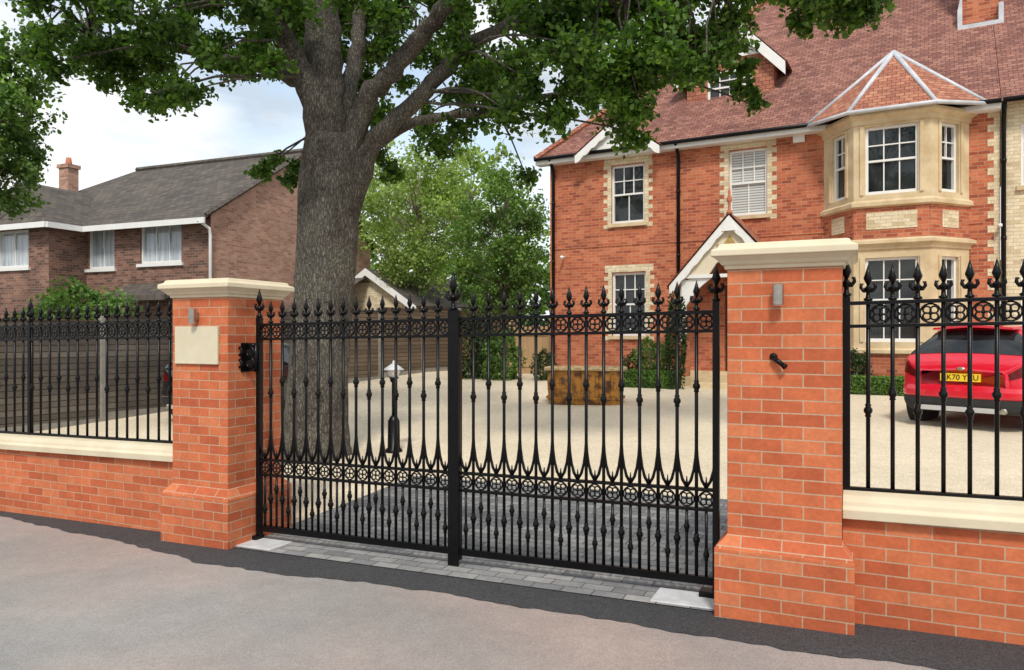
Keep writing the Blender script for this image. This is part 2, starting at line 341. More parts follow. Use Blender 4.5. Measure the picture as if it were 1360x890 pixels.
def vmesh(w):
    m=MB()
    for s in (-1,1):
        m.tube([(0,0,.69),(s*w*.22,0,.735),(s*w*.36,0,.80),(s*w*.44,0,.88),(s*w*.46,0,.965)],[.0105,.0105,.0095,.008,.005],6)
    m.tube([(0,0,.69),(0,0,.76)],[.011,.003],6)
    return m.mesh('tulip_scroll',M['black'],True)
def gate(xa,xb,label,hinge):
    Wd=xb-xa; p=W(FF,xa,.25); t=thing('gate_leaf',label,'gate',(p.x,p.y,SL*xa),A_F)
    sw=.04
    for i,(a,b) in enumerate(((0,sw),(Wd-sw,Wd))):
        o=bevel(MB().box(a,b,-.022,.022,.05+SL*a,1.86+SL*a).build('stile',M['black'],t),.003)
        if (i==0)==(hinge=='left'): link('finial',FINP,o,((a+b)/2,0,1.86+SL*a))
    for nm,z0,z1 in (('top_rail',1.785,1.808),('upper_rail',1.668,1.688),('middle_rail',.67,.69),('lower_rail',.545,.565),('bottom_rail',.085,.135)):
        bevel(MB().box(.04,Wd-.04,-.016,.016,z0,z1).shear().build(nm,M['black'],t),.002)
    n=15; sp=(Wd-.04)/n; VM=vmesh(sp)
    for i in range(n):
        xm=.02+sp*(i+.5); zo=SL*xm
        link('dog_bar',DG[i%2],t,(xm,0,zo)); link('tulip_scroll',VM,t,(xm,0,zo))
        link('quatrefoil',QG,t,(xm,0,1.738+zo)); link('quatrefoil',QG,t,(xm,0,.618+zo))
        if i<n-1:
            xb_=.02+sp*(i+1); zo=SL*xb_
            b=link('baluster',BG[i%2],t,(xb_,0,zo)); link('finial',FIN,b,(0,0,1.81))
    hx=Wd if hinge=='right' else 0
    m=MB(); m.box(hx-.12,hx+.03,-.05,.05,.012+SL*hx,.05+SL*hx); bevel(m.build('floor_pivot',M['black'],t),.006)
    return t,Wd
g1,_=gate(-2.270,-.395,'right leaf of the black iron gates, hung beside the tall right pillar','right')
g2,w2=gate(-4.155,-2.280,'left leaf of the black iron gates, hung beside the plaque pillar','left')
cs=bevel(MB().box(w2-.04,w2+.05,-.040,-.024,.04,1.90).build('cover_strip',M['black'],g2),.006,3)
link('finial',FINC,cs,(w2+.005,-.032,1.895))
p=W(FF,-4.235,.20); t=thing('hinge_bracket','black iron hinge bracket between the left pillar and the gate','bracket',(p.x,p.y,1.46),A_F)
bevel(MB().box(0.001,.014,-.06,.06,-.12,.12).build('plate',M['black'],t),.002)
m=MB(); m.ring((.045,0,.045),.040,.014); m.ring((.045,0,-.045),.040,.014); m.tube([(.01,0,.1),(.10,.03,.1)],.016,8); m.tube([(.01,0,-.1),(.10,.03,-.1)],.016,8); m.tube([(.09,.02,-.12),(.09,.02,.12)],.018,8)
for s in (-1,1): m.ring((.0,-.075,s*.05),.03,.011)
m.build('scroll',M['black'],t,True)
def railing(xa,xb,y,zb,zt,sp,label,posts,br,FM,first=None):
    p=W(FF,xa,y); L=xb-xa; t=thing('iron_railing',label,'railing',(p.x,p.y,SL*xa),A_F)
    for nm,z0,z1 in (('top_rail',zt-.022,zt),('upper_rail',zt-.155,zt-.135),('bottom_rail',zb+.03,zb+.052)):
        bevel(MB().box(0,L,-.018,.018,z0,z1).shear().build(nm,M['black'],t),.002)
    BM=[bar(zb+.03,zt,br,[zb+.50]),bar(zb+.03,zt,br,[zb+.60])]
    n=int(L/sp); f0=sp*.35 if first is None else first
    for i in range(n+1):
        x=f0+sp*i
        if x>L: break
        b=link('baluster',BM[i%2],t,(x,0,SL*x)); link('finial',FM,b,(0,0,zt))
        if x+sp/2<L: link('quatrefoil',QR,t,(x+sp/2,0,zt-.079+SL*(x+sp/2)))
    for px_ in posts:
        o=bevel(MB().box(px_-.02,px_+.02,-.02,.02,zb-.02+SL*px_,zt+.03+SL*px_).build('post',M['black'],t),.003); link('finial',FINP,o,(px_,0,zt+.03+SL*px_))
railing(-11.0,-4.87,.27,.735,1.86,.137,'black iron railing on the low wall left of the gate',[3.86,2.0,.03],.0115,FIN)
xA=lx(FF,1153,.27); xB=lx(FF,1361,.27); spR=(xB-xA)/6
railing(.33,4.8,.27,.70,1.835,spR,'black iron railing on the low wall right of the gate',[.0],.0118,FINR,xA-.33)
# ------------------------------------------------------------ facade helpers
def TX(x,d,z): return (x,-d,z)
def facet(P,Q):
    P=Vector(P);Q=Vector(Q); e=(Q-P).normalized(); o=Vector((e.y,-e.x))
    return (lambda x,d,z:(P.x+e.x*x+o.x*d,P.y+e.y*x+o.y*d,z)),(Q-P).length
def wall(mb,T,x0,x1,z0,z1,holes=(),depth=.14,d=0):
    xs=sorted({x0,x1,*[h[0] for h in holes],*[h[1] for h in holes]}); zs=sorted({z0,z1,*[h[2] for h in holes],*[h[3] for h in holes]})
    for a,b in zip(xs,xs[1:]):
        for c,e in zip(zs,zs[1:]):
            mx=(a+b)/2;mz=(c+e)/2
            if any(h[0]<mx<h[1] and h[2]<mz<h[3] for h in holes): continue
            mb.add([T(a,d,c),T(b,d,c),T(b,d,e),T(a,d,e)],[(0,1,2,3)])
    for a,b,c,e in holes:
        q=d-depth
        mb.add([T(a,d,c),T(a,q,c),T(a,q,e),T(a,d,e)],[(0,1,2,3)]); mb.add([T(b,d,c),T(b,d,e),T(b,q,e),T(b,q,c)],[(0,1,2,3)])
        mb.add([T(a,d,e),T(a,q,e),T(b,q,e),T(b,d,e)],[(0,1,2,3)]); mb.add([T(a,d,c),T(b,d,c),T(b,q,c),T(a,q,c)],[(0,1,2,3)])
def window(parent,T,a,b,c,e,top=(2,2),bot=(2,1),glass='glass',sill=None,d=-.09,fw=.055,sash=True):
    f=MB(); 
    f.box(a,a+fw,d-.05,d+.03,c,e,T); f.box(b-fw,b,d-.05,d+.03,c,e,T); f.box(a+fw,b-fw,d-.05,d+.03,e-fw,e,T); f.box(a+fw,b-fw,d-.05,d+.035,c,c+fw*1.3,T)
    mz=(c+e)/2
    if sash: f.box(a+fw,b-fw,d-.04,d+.02,mz-.022,mz+.022,T)
    w=b-a-2*fw
    for (n,m_),z0,z1,dd in ((top,mz,e-fw,0),(bot,c+fw,mz,-.02)):
        for i in range(1,n): x=a+fw+w*i/n; f.box(x-.012,x+.012,d-.03+dd,d+.01+dd,z0,z1,T)
        for i in range(1,m_): z=z0+(z1-z0)*i/m_; f.box(a+fw,b-fw,d-.029+dd,d+.009+dd,z-.012,z+.012,T)
    fo=f.build('window',M['white'],parent)
    g=MB(); g.add([T(a+fw*.5,d-.035,c+.02),T(b-fw*.5,d-.035,c+.02),T(b-fw*.5,d-.035,e-.02),T(a+fw*.5,d-.035,e-.02)],[(0,1,2,3)]); g.build('pane',M[glass],fo)
    if sill: MB().box(a-.08,b+.08,-.08,.07,c-.09,c-.002,T).build('sill',M[sill],fo)
    return fo
def surround(mb,T,a,b,c,e,q=.112):
    z=c-.12;i=0
    while z<e+.02:
        w=.11 if i%2 else .22; h=min(q,e+.02-z)
        mb.box(a-w,a,-.03,.008,z,z+h,T); mb.box(b,b+w,-.03,.008,z,z+h,T); z+=q;i+=1
    mb.box(a-.20,b+.20,-.03,.012,e+.021,e+.20,T)
# ------------------------------------------------------------ red brick house
ZB=.48
H=thing('brick_house','large red brick house with clay tile roof, two storey bay and white gabled porch','house',(HF[0].x,HF[0].y,ZB),A_H,absz=True)
LN=10.40
def hwin(p0,p1,t_,b_,yl=0): a=lx(HF,p0,yl);b=lx(HF,p1,yl); return (a,b,lz(HF,a,yl,b_),lz(HF,a,yl,t_))
w1=hwin(812,856,221,298); w2_=hwin(968,1019,201,288); w0=hwin(813,858,363,446)
door=(4.75,5.65,.75,2.85)
m=MB(); wall(m,TX,0,LN,ZB-.4,6.62,[w1,w2_,w0,door])
m.add([(0,0,ZB-.4),(0,10,ZB-.4),(0,10,6.62),(0,0,6.62)],[(0,1,2,3)]); m.add([(LN,0,ZB-.4),(LN,10,ZB-.4),(LN,10,6.62),(LN,0,6.62)],[(0,1,2,3)]); m.add([(0,10,ZB-.4),(LN,10,ZB-.4),(LN,10,6.62),(0,10,6.62)],[(0,1,2,3)])
m.build('wall',M['house'],H)
window(H,TX,*w1,top=(3,2),bot=(2,1),sill='bath'); window(H,TX,*w2_,top=(3,2),bot=(2,1),glass='blind',sill='bath'); window(H,TX,*w0,top=(3,2),bot=(2,1),sill='bath')
for w in (w1,w2_,w0):
    m=MB(); surround(m,TX,*w); m.build('window_surround',M['cream'],H)
m=MB(); 
z=ZB;i=0
while z<6.3:
    w=.11 if i%2 else .22; m.box(LN-w,LN-.002,-.03,.008,z,z+.15,TX); z+=.15;i+=1
m.build('corner_quoins',M['cream'],H)
MB().box(-.01,LN-.02,-.02,.02,ZB-.3,ZB+.28,TX).build('plinth',M['bath'],H)
MB().box(.02,LN-.3,-.02,.015,3.98,4.06,TX).build('string_course',M['house'],H)
do=MB().box(4.75,5.65,-.15,-.1,.75,2.85,TX).build('door',M['door'],H)
m=MB(); m.box(4.9,5.5,-.1,-.085,1.75,2.65,TX); m.build('pane',M['pale'],do)
# main roof
rf=MB(); E=6.42; Rz=11.75
rf.add([(-.3,-.3,E),(LN,-.3,E),(LN,5,Rz),(4.9,5,Rz),(-.3,10.3,E),(LN,10.3,E)],[(0,1,2,3),(4,0,3),(5,4,3,2)])
roof=rf.build('roof',M['tile'],H)
m=MB(); m.tube([(-.3,-.36,E),(LN,-.36,E)],.05,8); gut=m.build('gutter',M['black'],H,True)
MB().box(-.3,LN,.02,.30,E-.14,E-.03,TX).build('fascia',M['white'],H)
m=MB(); m.tube([(-.3,-.3,E+.03),(4.9,5,Rz+.03)],.1,6); m.tube([(4.9,5,Rz+.03),(LN,5,Rz+.03)],.1,6); m.build('ridge_tiles',M['tile2'],roof)
for px_,z0,z1,yy in ((735,ZB,6.35,-.06),(901,ZB,6.35,-.06),(1333,ZB,6.35,-.07)):
    x=lx(HF,px_,yy); m=MB(); m.tube([(x,-.3,6.4),(x,yy-.02,6.15),(x,yy,6.0),(x,yy,z0)],.045,8)
    for zc in (1.8,3.6,5.2): m.tube([(x,yy,zc),(x,yy,zc+.08)],.055,8)
    m.build('downpipe',M['black'],H,True)
def board(mb,T,P,Q,w,d0,d1,scallop=0):
    P=Vector(P);Q=Vector(Q); 
    n=24
    top=[P.lerp(Q,i/n) for i in range(n+1)]
    bot=[p+Vector((0,-w-(scallop*abs(math.sin(i/n*math.pi*5)) if scallop else 0))) for i,p in enumerate(top)]
    mb.prism([tuple(p) for p in top]+[tuple(p) for p in bot[::-1]],T,d0,d1)
gc=2.1
m=MB(); ap=(gc,7.2)
for s in (-1,1): board(m,TX,ap,(gc+s*1.15,6.36),.19,.42,.47,.05)
gb=m.build('bargeboard',M['white'],H)
m=MB(); m.prism([(gc-.9,6.40),(gc+.9,6.40),(gc,7.1)],TX,.0,.36); m.build('gable_infill',M['white'],H)
m=MB()
for s in (-1,1):
    m.add([(gc,-.48,7.25),(gc+s*1.2,-.48,6.37),(gc+s*1.2,-.25,6.41),(gc,.56,7.25)],[(0,1,2,3)])
m.build('gablet_roof',M['tile2'],roof)
# dormer
dc=lx(HF,968,1.0); dz0=7.45
m=MB(); Td=lambda x,d,z:(x,1.05-d,z)
wd=(dc-.55,dc+.55,7.62,8.45)
wall(m,Td,dc-1.1,dc+1.1,dz0,8.45,[wd],.1)
m.prism([(dc-1.1,8.451),(dc+1.1,8.451),(dc,9.6)],Td,-.02,-.0)
m.box(dc-1.1,dc-1.05,1.06,3.2,7.4,8.5); m.box(dc+1.05,dc+1.1,1.06,3.2,7.4,8.5)
dm=m.build('dormer',M['tile2'],H)
window(H,Td,*wd,top=(4,2),bot=(4,1),d=-.03)
m=MB(); 
for s in (-1,1): board(m,Td,(dc,9.86),(dc+s*1.4,8.38),.32,.14,.2)
m.prism([(dc-.75,8.75),(dc+.75,8.75),(dc,9.5)],Td,.002,.04)
m.box(dc-1.0,dc+1.0,0,.1,7.46,7.6,Td); m.build('dormer_trim',M['white'],dm)
m=MB()
for s in (-1,1): m.add([(dc,.86,9.9),(dc+s*1.45,.86,8.37),(dc+s*1.45,1.72,8.37),(dc,3.2,9.9)],[(0,1,2,3)]); m.add([(dc,.86,9.84),(dc+s*1.45,.86,8.31),(dc+s*1.45,1.72,8.31),(dc,3.2,9.84)],[(0,1,2,3)])
m.build('dormer_roof',M['tile2'],dm)
# chimney
cx=10.15; m=MB(); m.box(cx-.36,cx+.36,2.3,3.2,8.7,12.4); ch=m.build('chimney',M['house'],roof)
m=MB(); m.box(cx-.46,cx-.362,2.15,3.1,8.8,9.35); m.box(cx+.362,cx+.46,2.15,3.1,8.8,9.35); m.box(cx-.46,cx+.46,2.12,2.298,8.55,8.95); m.prism([(cx-.46,9.351),(cx-.36,9.351),(cx-.36,9.9)],lambda x,d,z:(x,2.3-d,z),-.5,.0); m.build('flashing',M['lead'],ch)
# bay
PA,PB,PC,PD=(7.0,0),(7.7,-.9),(9.15,-.9),(9.85,0)
segs=[facet(PA,PB),facet(PB,PC),facet(PC,PD)]
brk=[MB(),MB()]; st=[MB(),MB()]
for i,(T,L) in enumerate(segs):
    ww=1.0 if i==1 else .52
    a,b=(L-ww)/2,(L+ww)/2
    wall(brk[0],T,0,L,ZB-.4,1.30); wall(brk[1],T,0,L,3.64,4.37)
    hl=(a,b,1.5,3.28); hu=(a,b,4.62,6.06)
    wall(st[0],T,0,L,1.30,3.46,[hl],.16); wall(st[1],T,0,L,4.48,6.13,[hu],.16)
    for h,s_ in ((hl,st[0]),(hu,st[1])):
        s_.box(h[0]-.1,h[0]-.03,-.02,.03,h[2],h[3]+.02,T); s_.box(h[1]+.03,h[1]+.1,-.02,.03,h[2],h[3]+.02,T)
    window(H,T,*hl,top=(3,2) if i==1 else (2,2),bot=(3,1) if i==1 else (1,1),d=-.1); window(H,T,*hu,top=(3,2) if i==1 else (2,2),bot=(3,1) if i==1 else (1,1),d=-.1)
bay=brk[1].build('bay_wall',M['house'],H); brk[0].build('bay_wall',M['house'],H)
for s_ in st: s_.build('bay_stonework',M['bath'],H)
for i,(T,L) in enumerate(segs):
    ww=1.0 if i==1 else .52; MB().box((L-ww)/2+.02,(L+ww)/2-.02,-.02,.012,3.88,4.24,T).build('inset_panel',M['cream'],bay)
def outl(o):
    return [(PA[0]-o*1.25,0.02),(PB[0]-o*.45,PB[1]-o),(PC[0]+o*.45,PC[1]-o),(PD[0]+o*1.25,0.02)]
def band(levels):
    mb=MB()
    rings=[[(x,y,z) for x,y in outl(o)] for o,z in levels]
    for r0,r1 in zip(rings,rings[1:]):
        for i in range(3): mb.add([r0[i],r0[i+1],r1[i+1],r1[i]],[(0,1,2,3)])
    mb.add(rings[-1],[(0,1,2,3)]); mb.add(rings[0],[(3,2,1,0)]); mb.build('bay_cornice',M['bath'],H)
for lv in ([(.02,1.24),(.07,1.26),(.07,1.33),(.02,1.36)],[(.01,3.44),(.04,3.46),(.05,3.52),(.12,3.57),(.12,3.63),(.02,3.68)],[(.01,4.34),(.08,4.37),(.08,4.45),(.02,4.5)],[(.01,6.1),(.04,6.12),(.05,6.2),(.14,6.27),(.14,6.34)]): band(lv)
m=MB(); ev=[(x,y,6.36) for x,y in outl(.22)]; ev[0]=(6.62,-.28,6.40); ev[3]=(10.2,-.28,6.40); P_=(8.42,.25,7.95); R_=(8.42,1.6,7.95)
V=ev+[P_,R_]; m.add(V,[(0,1,4),(1,2,4),(2,3,4),(0,4,5),(3,5,4)]); br=m.build('bay_roof',M['tile2'],roof)
m=MB()
for q in (ev[0],ev[1],ev[2],ev[3]): m.tube([tuple(q),P_],[.045,.06],6)
m.tube([P_,R_],.06,6); m.build('lead_hips',M['lead'],br,True)
m=MB(); m.tube([ev[0],ev[1],ev[2],ev[3]],.045,8); m.build('bay_gutter',M['lead'],bay,True)
x=lx(HF,1061,-.05); bevel(MB().box(x-.13,x+.13,.001,.09,lz(HF,x,0,190),lz(HF,x,0,179),TX).build('alarm_box',M['white'],H),.02)
for px_,py_ in ((748,342),(1328,300)):
    x=lx(HF,px_,-.1); z=lz(HF,x,-.1,py_); m=MB(); m.tube([(x,0,z+.03),(x,-.1,z)],.02,8); m.lathe((x,-.16,z),[(.04,-.06),(.045,.05)],10,0,'y'); m.build('security_camera',M['white'],H,True)
# porch
pc=5.165; pd=1.2; Tp=lambda x,d,z:(x,-pd-d,z)
m=MB()
for s in (-1,1): board(m,Tp,(pc,4.36),(pc+s*1.38,2.80),.21,.1,.16,.045)
m.prism([(pc-.16,4.0),(pc+.16,4.0),(pc+.05,4.28),(pc-.05,4.28)],Tp,.161,.18)
pb=m.build('porch_bargeboard',M['white'],H)
m=MB(); m.prism([(pc-1.15,2.98),(pc-.5,3.0),(pc-.3,3.3),(pc,3.42),(pc+.3,3.3),(pc+.5,3.0),(pc+1.15,2.98),(pc,4.22)],Tp,-.02,.06)
m.build('porch_gable',M['creampaint'],H)
m=MB()
for s in (-1,1): m.prism([(pc+s*1.12,2.9),(pc+s*1.12,2.2),(pc+s*1.0,2.35),(pc+s*.75,2.7),(pc+s*.45,2.95),(pc+s*.5,3.03)],Tp,-.03,.04)
m.box(pc-1.15,pc+1.15,.061,.09,2.96,3.04,Tp); m.build('porch_arch',M['white'],pb)
m=MB(); m.prism([(pc-.2,3.5),(pc+.2,3.5),(pc+.3,3.72),(pc+.14,3.7),(pc,3.92),(pc-.14,3.7),(pc-.3,3.72)],Tp,.062,.08); m.build('crown_ornament',M['ochre'],pb)
m=MB()
for s in (-1,1): m.add([(pc,-pd-.17,4.42),(pc+s*1.45,-pd-.17,2.78),(pc+s*1.45,0,2.78),(pc,0,4.42)],[(0,1,2,3)]); m.add([(pc,-pd-.17,4.36),(pc+s*1.45,-pd-.17,2.72),(pc+s*1.45,0,2.72),(pc,0,4.36)],[(0,1,2,3)])
m.build('porch_roof',M['tile2'],H)
m=MB(); m.lathe((pc,-pd-.1,4.38),[(.07,0),(.07,.05),(.035,.1),(.03,.25),(.06,.3),(.06,.36),(.03,.42),(.03,.5),(.0,.68)],8); m.build('finial',M['terra'],H,True)
for s in (-1,1): MB().box(pc+s*1.1-.12,pc+s*1.1+.12,-pd-.06,-pd+.2,ZB,1.5).build('porch_base_wall',M['house'],H)
for s in (-1,1): bevel(MB().box(pc+s*1.1-.06,pc+s*1.1+.06,-pd,-pd+.12,1.5,2.95).build('porch_post',M['white'],H),.01)
m=MB(); m.box(pc-1.2,pc+1.2,-pd-.1,-.02,ZB-.2,ZB+.2); m.box(pc-.8,pc+.8,-pd-.45,-pd-.101,ZB-.2,ZB+.09); bevel(m.build('steps',M['bath'],H),.01)
# adjoining cream brick house
p=W(HF,LN+.01,0); H2=thing('brick_house','cream brick house joined to the right end of the red brick house','house',(p.x,p.y,ZB),A_H,absz=True)
m=MB(); hw=(.35,1.25,4.7,6.0); hw2=(.35,1.25,1.5,3.2); wall(m,TX,.0,7,ZB-.4,6.62,[hw,hw2]); m.add([(7,0,ZB-.4),(7,10,ZB-.4),(7,10,6.62),(7,0,6.62)],[(0,1,2,3)]); m.build('wall',M['cream'],H2)
window(H2,TX,*hw,sill='bath'); window(H2,TX,*hw2,sill='bath')
m=MB(); m.add([(.0,-.3,E),(7,-.3,E),(7,5,Rz),(.0,5,Rz),(0,10.3,E),(7,10.3,E)],[(0,1,2,3),(5,4,3,2)]); m.build('roof',M['tile'],H2)
m=MB(); m.tube([(0.02,-.36,E),(7,-.36,E)],.055,8); m.build('gutter',M['black'],H2,True)
# ------------------------------------------------------------ neighbour house
G=thing('brick_house','brown brick house with grey tile roof behind the timber fence on the left','house',(NF[0].x,NF[0].y,0),A_N,absz=False)
def nwin(p0,p1,t_,b_,yl=0): a=lx(NF,p0,yl);b=lx(NF,p1,yl); return (a,b,lz(NF,a,yl,b_),lz(NF,a,yl,t_))
nw1=nwin(186,241,296,351); nw2=nwin(117,152,304,358)
low=(nw1[0],nw1[1],.9,2.1)
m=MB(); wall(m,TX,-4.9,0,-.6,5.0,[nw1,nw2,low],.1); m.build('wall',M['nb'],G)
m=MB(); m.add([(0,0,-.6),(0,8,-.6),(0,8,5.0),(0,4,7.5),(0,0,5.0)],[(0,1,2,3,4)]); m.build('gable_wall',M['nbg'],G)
Tw=lambda x,d,z:(x,-1.2-d,z)
a=lx(NF,-5,-1.2);b=lx(NF,38,-1.2); nw3=(a,b,lz(NF,a,-1.2,357),lz(NF,a,-1.2,308))
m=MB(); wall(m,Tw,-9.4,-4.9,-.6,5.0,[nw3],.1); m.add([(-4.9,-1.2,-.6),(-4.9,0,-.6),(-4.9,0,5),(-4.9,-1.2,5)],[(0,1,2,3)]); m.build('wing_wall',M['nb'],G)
window(G,TX,*nw1,top=(3,1),bot=(3,1),glass='pale',sash=False,sill='white'); window(G,TX,*nw2,top=(2,1),bot=(2,1),glass='pale',sash=False,sill='white'); window(G,TX,*low,top=(2,1),bot=(2,1),sash=False); window(G,Tw,*nw3,top=(2,1),bot=(2,1),glass='pale',sash=False,sill='white')
m=MB(); e=4.95
m.add([(-11.4,-.35,e-.1),(.15,-.35,e-.1),(.15,4,7.65),(-7.4,4,7.65),(-11.4,8.35,e-.1),(.15,8.35,e-.1)],[(0,1,2,3),(4,0,3),(5,4,3,2)])
nr=m.build('roof',M['dtile'],G)
m=MB(); m.add([(-4.6,-1.5,e-.08),(-9.7,-1.5,e-.08),(-7.1,-.45,6.4),(-7.1,3,6.4),(-4.6,2,e-.08),(-9.7,2,e-.08)],[(0,1,2),(0,2,3,4),(1,5,3,2)]); m.build('wing_roof',M['dtile'],G)
m=MB(); m.tube([(.12,-.3,e),(.12,4,7.62),(.12,8.3,e)],.07,4); m.tube([(-7.4,4,7.68),(.1,4,7.68)],.09,6); m.build('ridge_tiles',M['dtile'],nr)
m=MB(); m.box(-4.6,.15,-.42,-.36,e-.24,e-.08); m.box(-4.6,-4.54,-1.5,-.43,e-.24,e-.08); m.box(-9.7,-4.6,-1.56,-1.5,e-.24,e-.08); m.build('fascia',M['white'],G)
m=MB(); m.tube([(-.05,-.42,4.8),(.06,-.12,4.6),(.06,-.08,4.4),(.06,-.08,-.3)],.045,8); m.build('downpipe',M['white'],G,True)
m=MB(); m.box(-8.82,-8.36,2.0,2.4,5,7.45); m.box(-8.87,-8.31,1.95,2.45,7.451,7.58); nc=m.build('chimney',M['nbg'],nr)
MB().lathe((-8.59,2.2,7.58),[(.10,0),(.11,.05),(.08,.26)],12).build('chimney_pot',M['terra'],nc,True)
m=MB(); m.prism([(-.9,2.75),(-.9,2.6),(0,3.0),(0,3.15)],lambda x,d,z:(d,x,z),nw1[0]-.4,nw1[1]+.3); m.build('canopy_roof',M['dtile'],G)
# ------------------------------------------------------------ outbuildings
def garage(px,Y,hw,dep,ez,az,label,c='nb'):
    X=(px-680)/1000*Y; t=thing('garage',label,'garage',(X,Y,0),R(-24))
    m=MB(); m.add([(-hw,0,0),(hw,0,0),(hw,0,ez),(0,0,az),(-hw,0,ez)],[(0,1,2,3,4)]); m.box(-hw,hw,.01,dep,0,ez); m.build('wall',M[c],t)
    m=MB()
    for s in (-1,1): m.add([(0,-.2,az+.08),(s*(hw+.2),-.2,ez-.12),(s*(hw+.2),dep,ez-.12),(0,dep,az+.08)],[(0,1,2,3)])
    m.build('roof',M['dtile'],t)
    m=MB()
    for s in (-1,1): board(m,TX,(0,az+.08),(s*(hw+.22),ez-.15),.24,.2,.24)
    m.build('bargeboard',M['white'],t); MB().box(-hw*.7,hw*.7,.01,.05,0.1,ez-.3,TX).build('door',M['board2'],t)
garage(490,26,1.8,6,2.75,3.85,'low gabled garage with white bargeboards behind the tree trunk','cream')
t=thing('shed','low shed with felt roof right of the gabled garage','shed',at(585,445,27).xy.to_3d(),R(-24))
MB().box(-1.7,1.7,0,3,0,2.6).build('wall',M['tan'],t); m=MB(); m.add([(-1.9,-.25,2.62),(1.9,-.25,2.62),(1.9,3.2,3.1),(-1.9,3.2,3.1)],[(0,1,2,3)]); m.box(-1.9,1.9,-.27,-.2,2.5,2.63); m.build('roof',M['dtile'],t)
t=thing('garage','pale garage whose roof shows left of the trunk behind the fence','garage',at(372,445,24).xy.to_3d(),R(-24))
MB().box(-2,1.2,0,5,0,2.4).build('wall',M['nbg'],t); m=MB(); m.add([(-2.2,-.3,2.35),(1.5,-.3,2.35),(1.5,2.5,3.6),(-2.2,2.5,3.6),(1.5,5.3,2.35),(-2.2,5.3,2.35)],[(0,1,2,3),(3,2,4,5)]); m.build('roof',M['dtile'],t)
# ------------------------------------------------------------ timber fence
a=Vector((-9.7,10.75)); b=Vector((-1.7,24.3)); d=(b-a); L=d.length; ang=math.atan2(d.y,d.x)
t=thing('timber_fence','weathered timber panel fence with concrete posts along the left of the drive','fence',(a.x,a.y,gz(*a)),ang)
n=8; w=L/n; z00=gz(*a)
for i in range(n):
    q=a+d*(i+.5)/n; z=gz(*q)-z00
    MB().box(i*w+.05,(i+1)*w-.05,-.02,.02,z+.12,z+1.92).build('fence_panel',M['board' if i<5 else 'board2'],t)
    MB().box(i*w+.05,(i+1)*w-.05,-.025,.025,z-.2,z+.118).build('gravel_board',M['post'],t)
    MB().box(i*w+.05,(i+1)*w-.05,-.035,.035,z+1.921,z+1.95).build('capping_rail',M['board2'],t)
for i in range(n+1):
    q=a+d*i/n; z=gz(*q)-z00; bevel(MB().box(i*w-.05,i*w+.05,-.06,.06,z-.2,z+1.98).build('fence_post',M['post'],t),.01)
t=thing('side_gate','tan timber side gate beside the left corner of the red brick house','gate',at(706,445,21.8).xy.to_3d(),R(-20)); t.location.z=.47
MB().box(-.55,.5,-.03,.03,.05,1.45).build('boards',M['tan'],t)
for s in (-.62,.57): MB().box(s-.06,s+.06,-.06,.06,-.1,1.6).build('post',M['tan'],t)
m=MB(); m.box(-.55,.5,-.05,-.031,.25,.36); m.box(-.55,.5,-.05,-.031,1.15,1.26); m.build('brace',M['tan'],t)
# ------------------------------------------------------------ trough
Y=14.9; X=(778-680)/1000*Y
t=thing('metal_trough','rusty amber metal trough with a pale rim standing on the gravel drive','trough',(X,Y,gz(X,Y)),R(-14))
def ringprof(prof,p=5.0,seg=40,hx=.76,hy=.43):
    mb=MB(); vs=[]
    for s,z in prof:
        for k in range(seg):
            a=2*math.pi*k/seg; ca,sa=math.cos(a),math.sin(a)
            vs.append(((hx+s)*math.copysign(abs(ca)**(2/p),ca),(hy+s)*math.copysign(abs(sa)**(2/p),sa),z))
    n=len(prof); return mb.add(vs,[(i*seg+k,i*seg+(k+1)%seg,(i+1)*seg+(k+1)%seg,(i+1)*seg+k) for i in range(n-1) for k in range(seg)])
ringprof([(-.06,.0),(-.05,.03),(-.03,.08),(-.04,.14),(-.025,.3),(-.02,.45),(-.035,.6),(-.02,.645),(-.06,.645),(-.06,.2),(-.3,.2)]).build('body',M['rust'],t,True)
split(ringprof([(-.06,.645),(.02,.65),(.04,.665),(.04,.70),(.02,.715),(-.055,.715),(-.06,.645)]).build('rim',M['rustrim'],t,True))
split(ringprof([(-.02,.10),(.0,.105),(.0,.14),(-.02,.145)]).build('lower_band',M['rust'],t,True))
for xx in (-.56,-.28,0,.28,.56):
    m=MB(); m.box(xx-.02,xx+.02,-.435,-.38,.146,.60); bevel(m.build('rib',M['rust'],t),.006)
# ------------------------------------------------------------ garden lamp
Y=10.2; X=(523-680)/1000*Y
t=thing('garden_lamp','black post lamp with white glass shade on the gravel behind the gate','lamp',(X,Y,gz(X,Y)),0)
MB().lathe((0,0,0),[(.12,-.02),(.12,.03),(.085,.06),(.08,.42),(.05,.48),(.03,.5)],14).build('base',M['black'],t,True)
MB().lathe((0,0,.48),[(.028,0),(.028,.46),(.05,.48),(.05,.51),(.075,.53)],12).build('post',M['black'],t,True)
MB().lathe((0,0,1.01),[(.06,0),(.085,.09),(.085,.1)],14).build('lamp_shade',M['opal'],t,True)
MB().lathe((0,0,1.11),[(.14,0),(.14,.012),(.05,.075),(.02,.09),(.02,.12),(.0,.135)],14).build('cap',M['lead'],t,True)
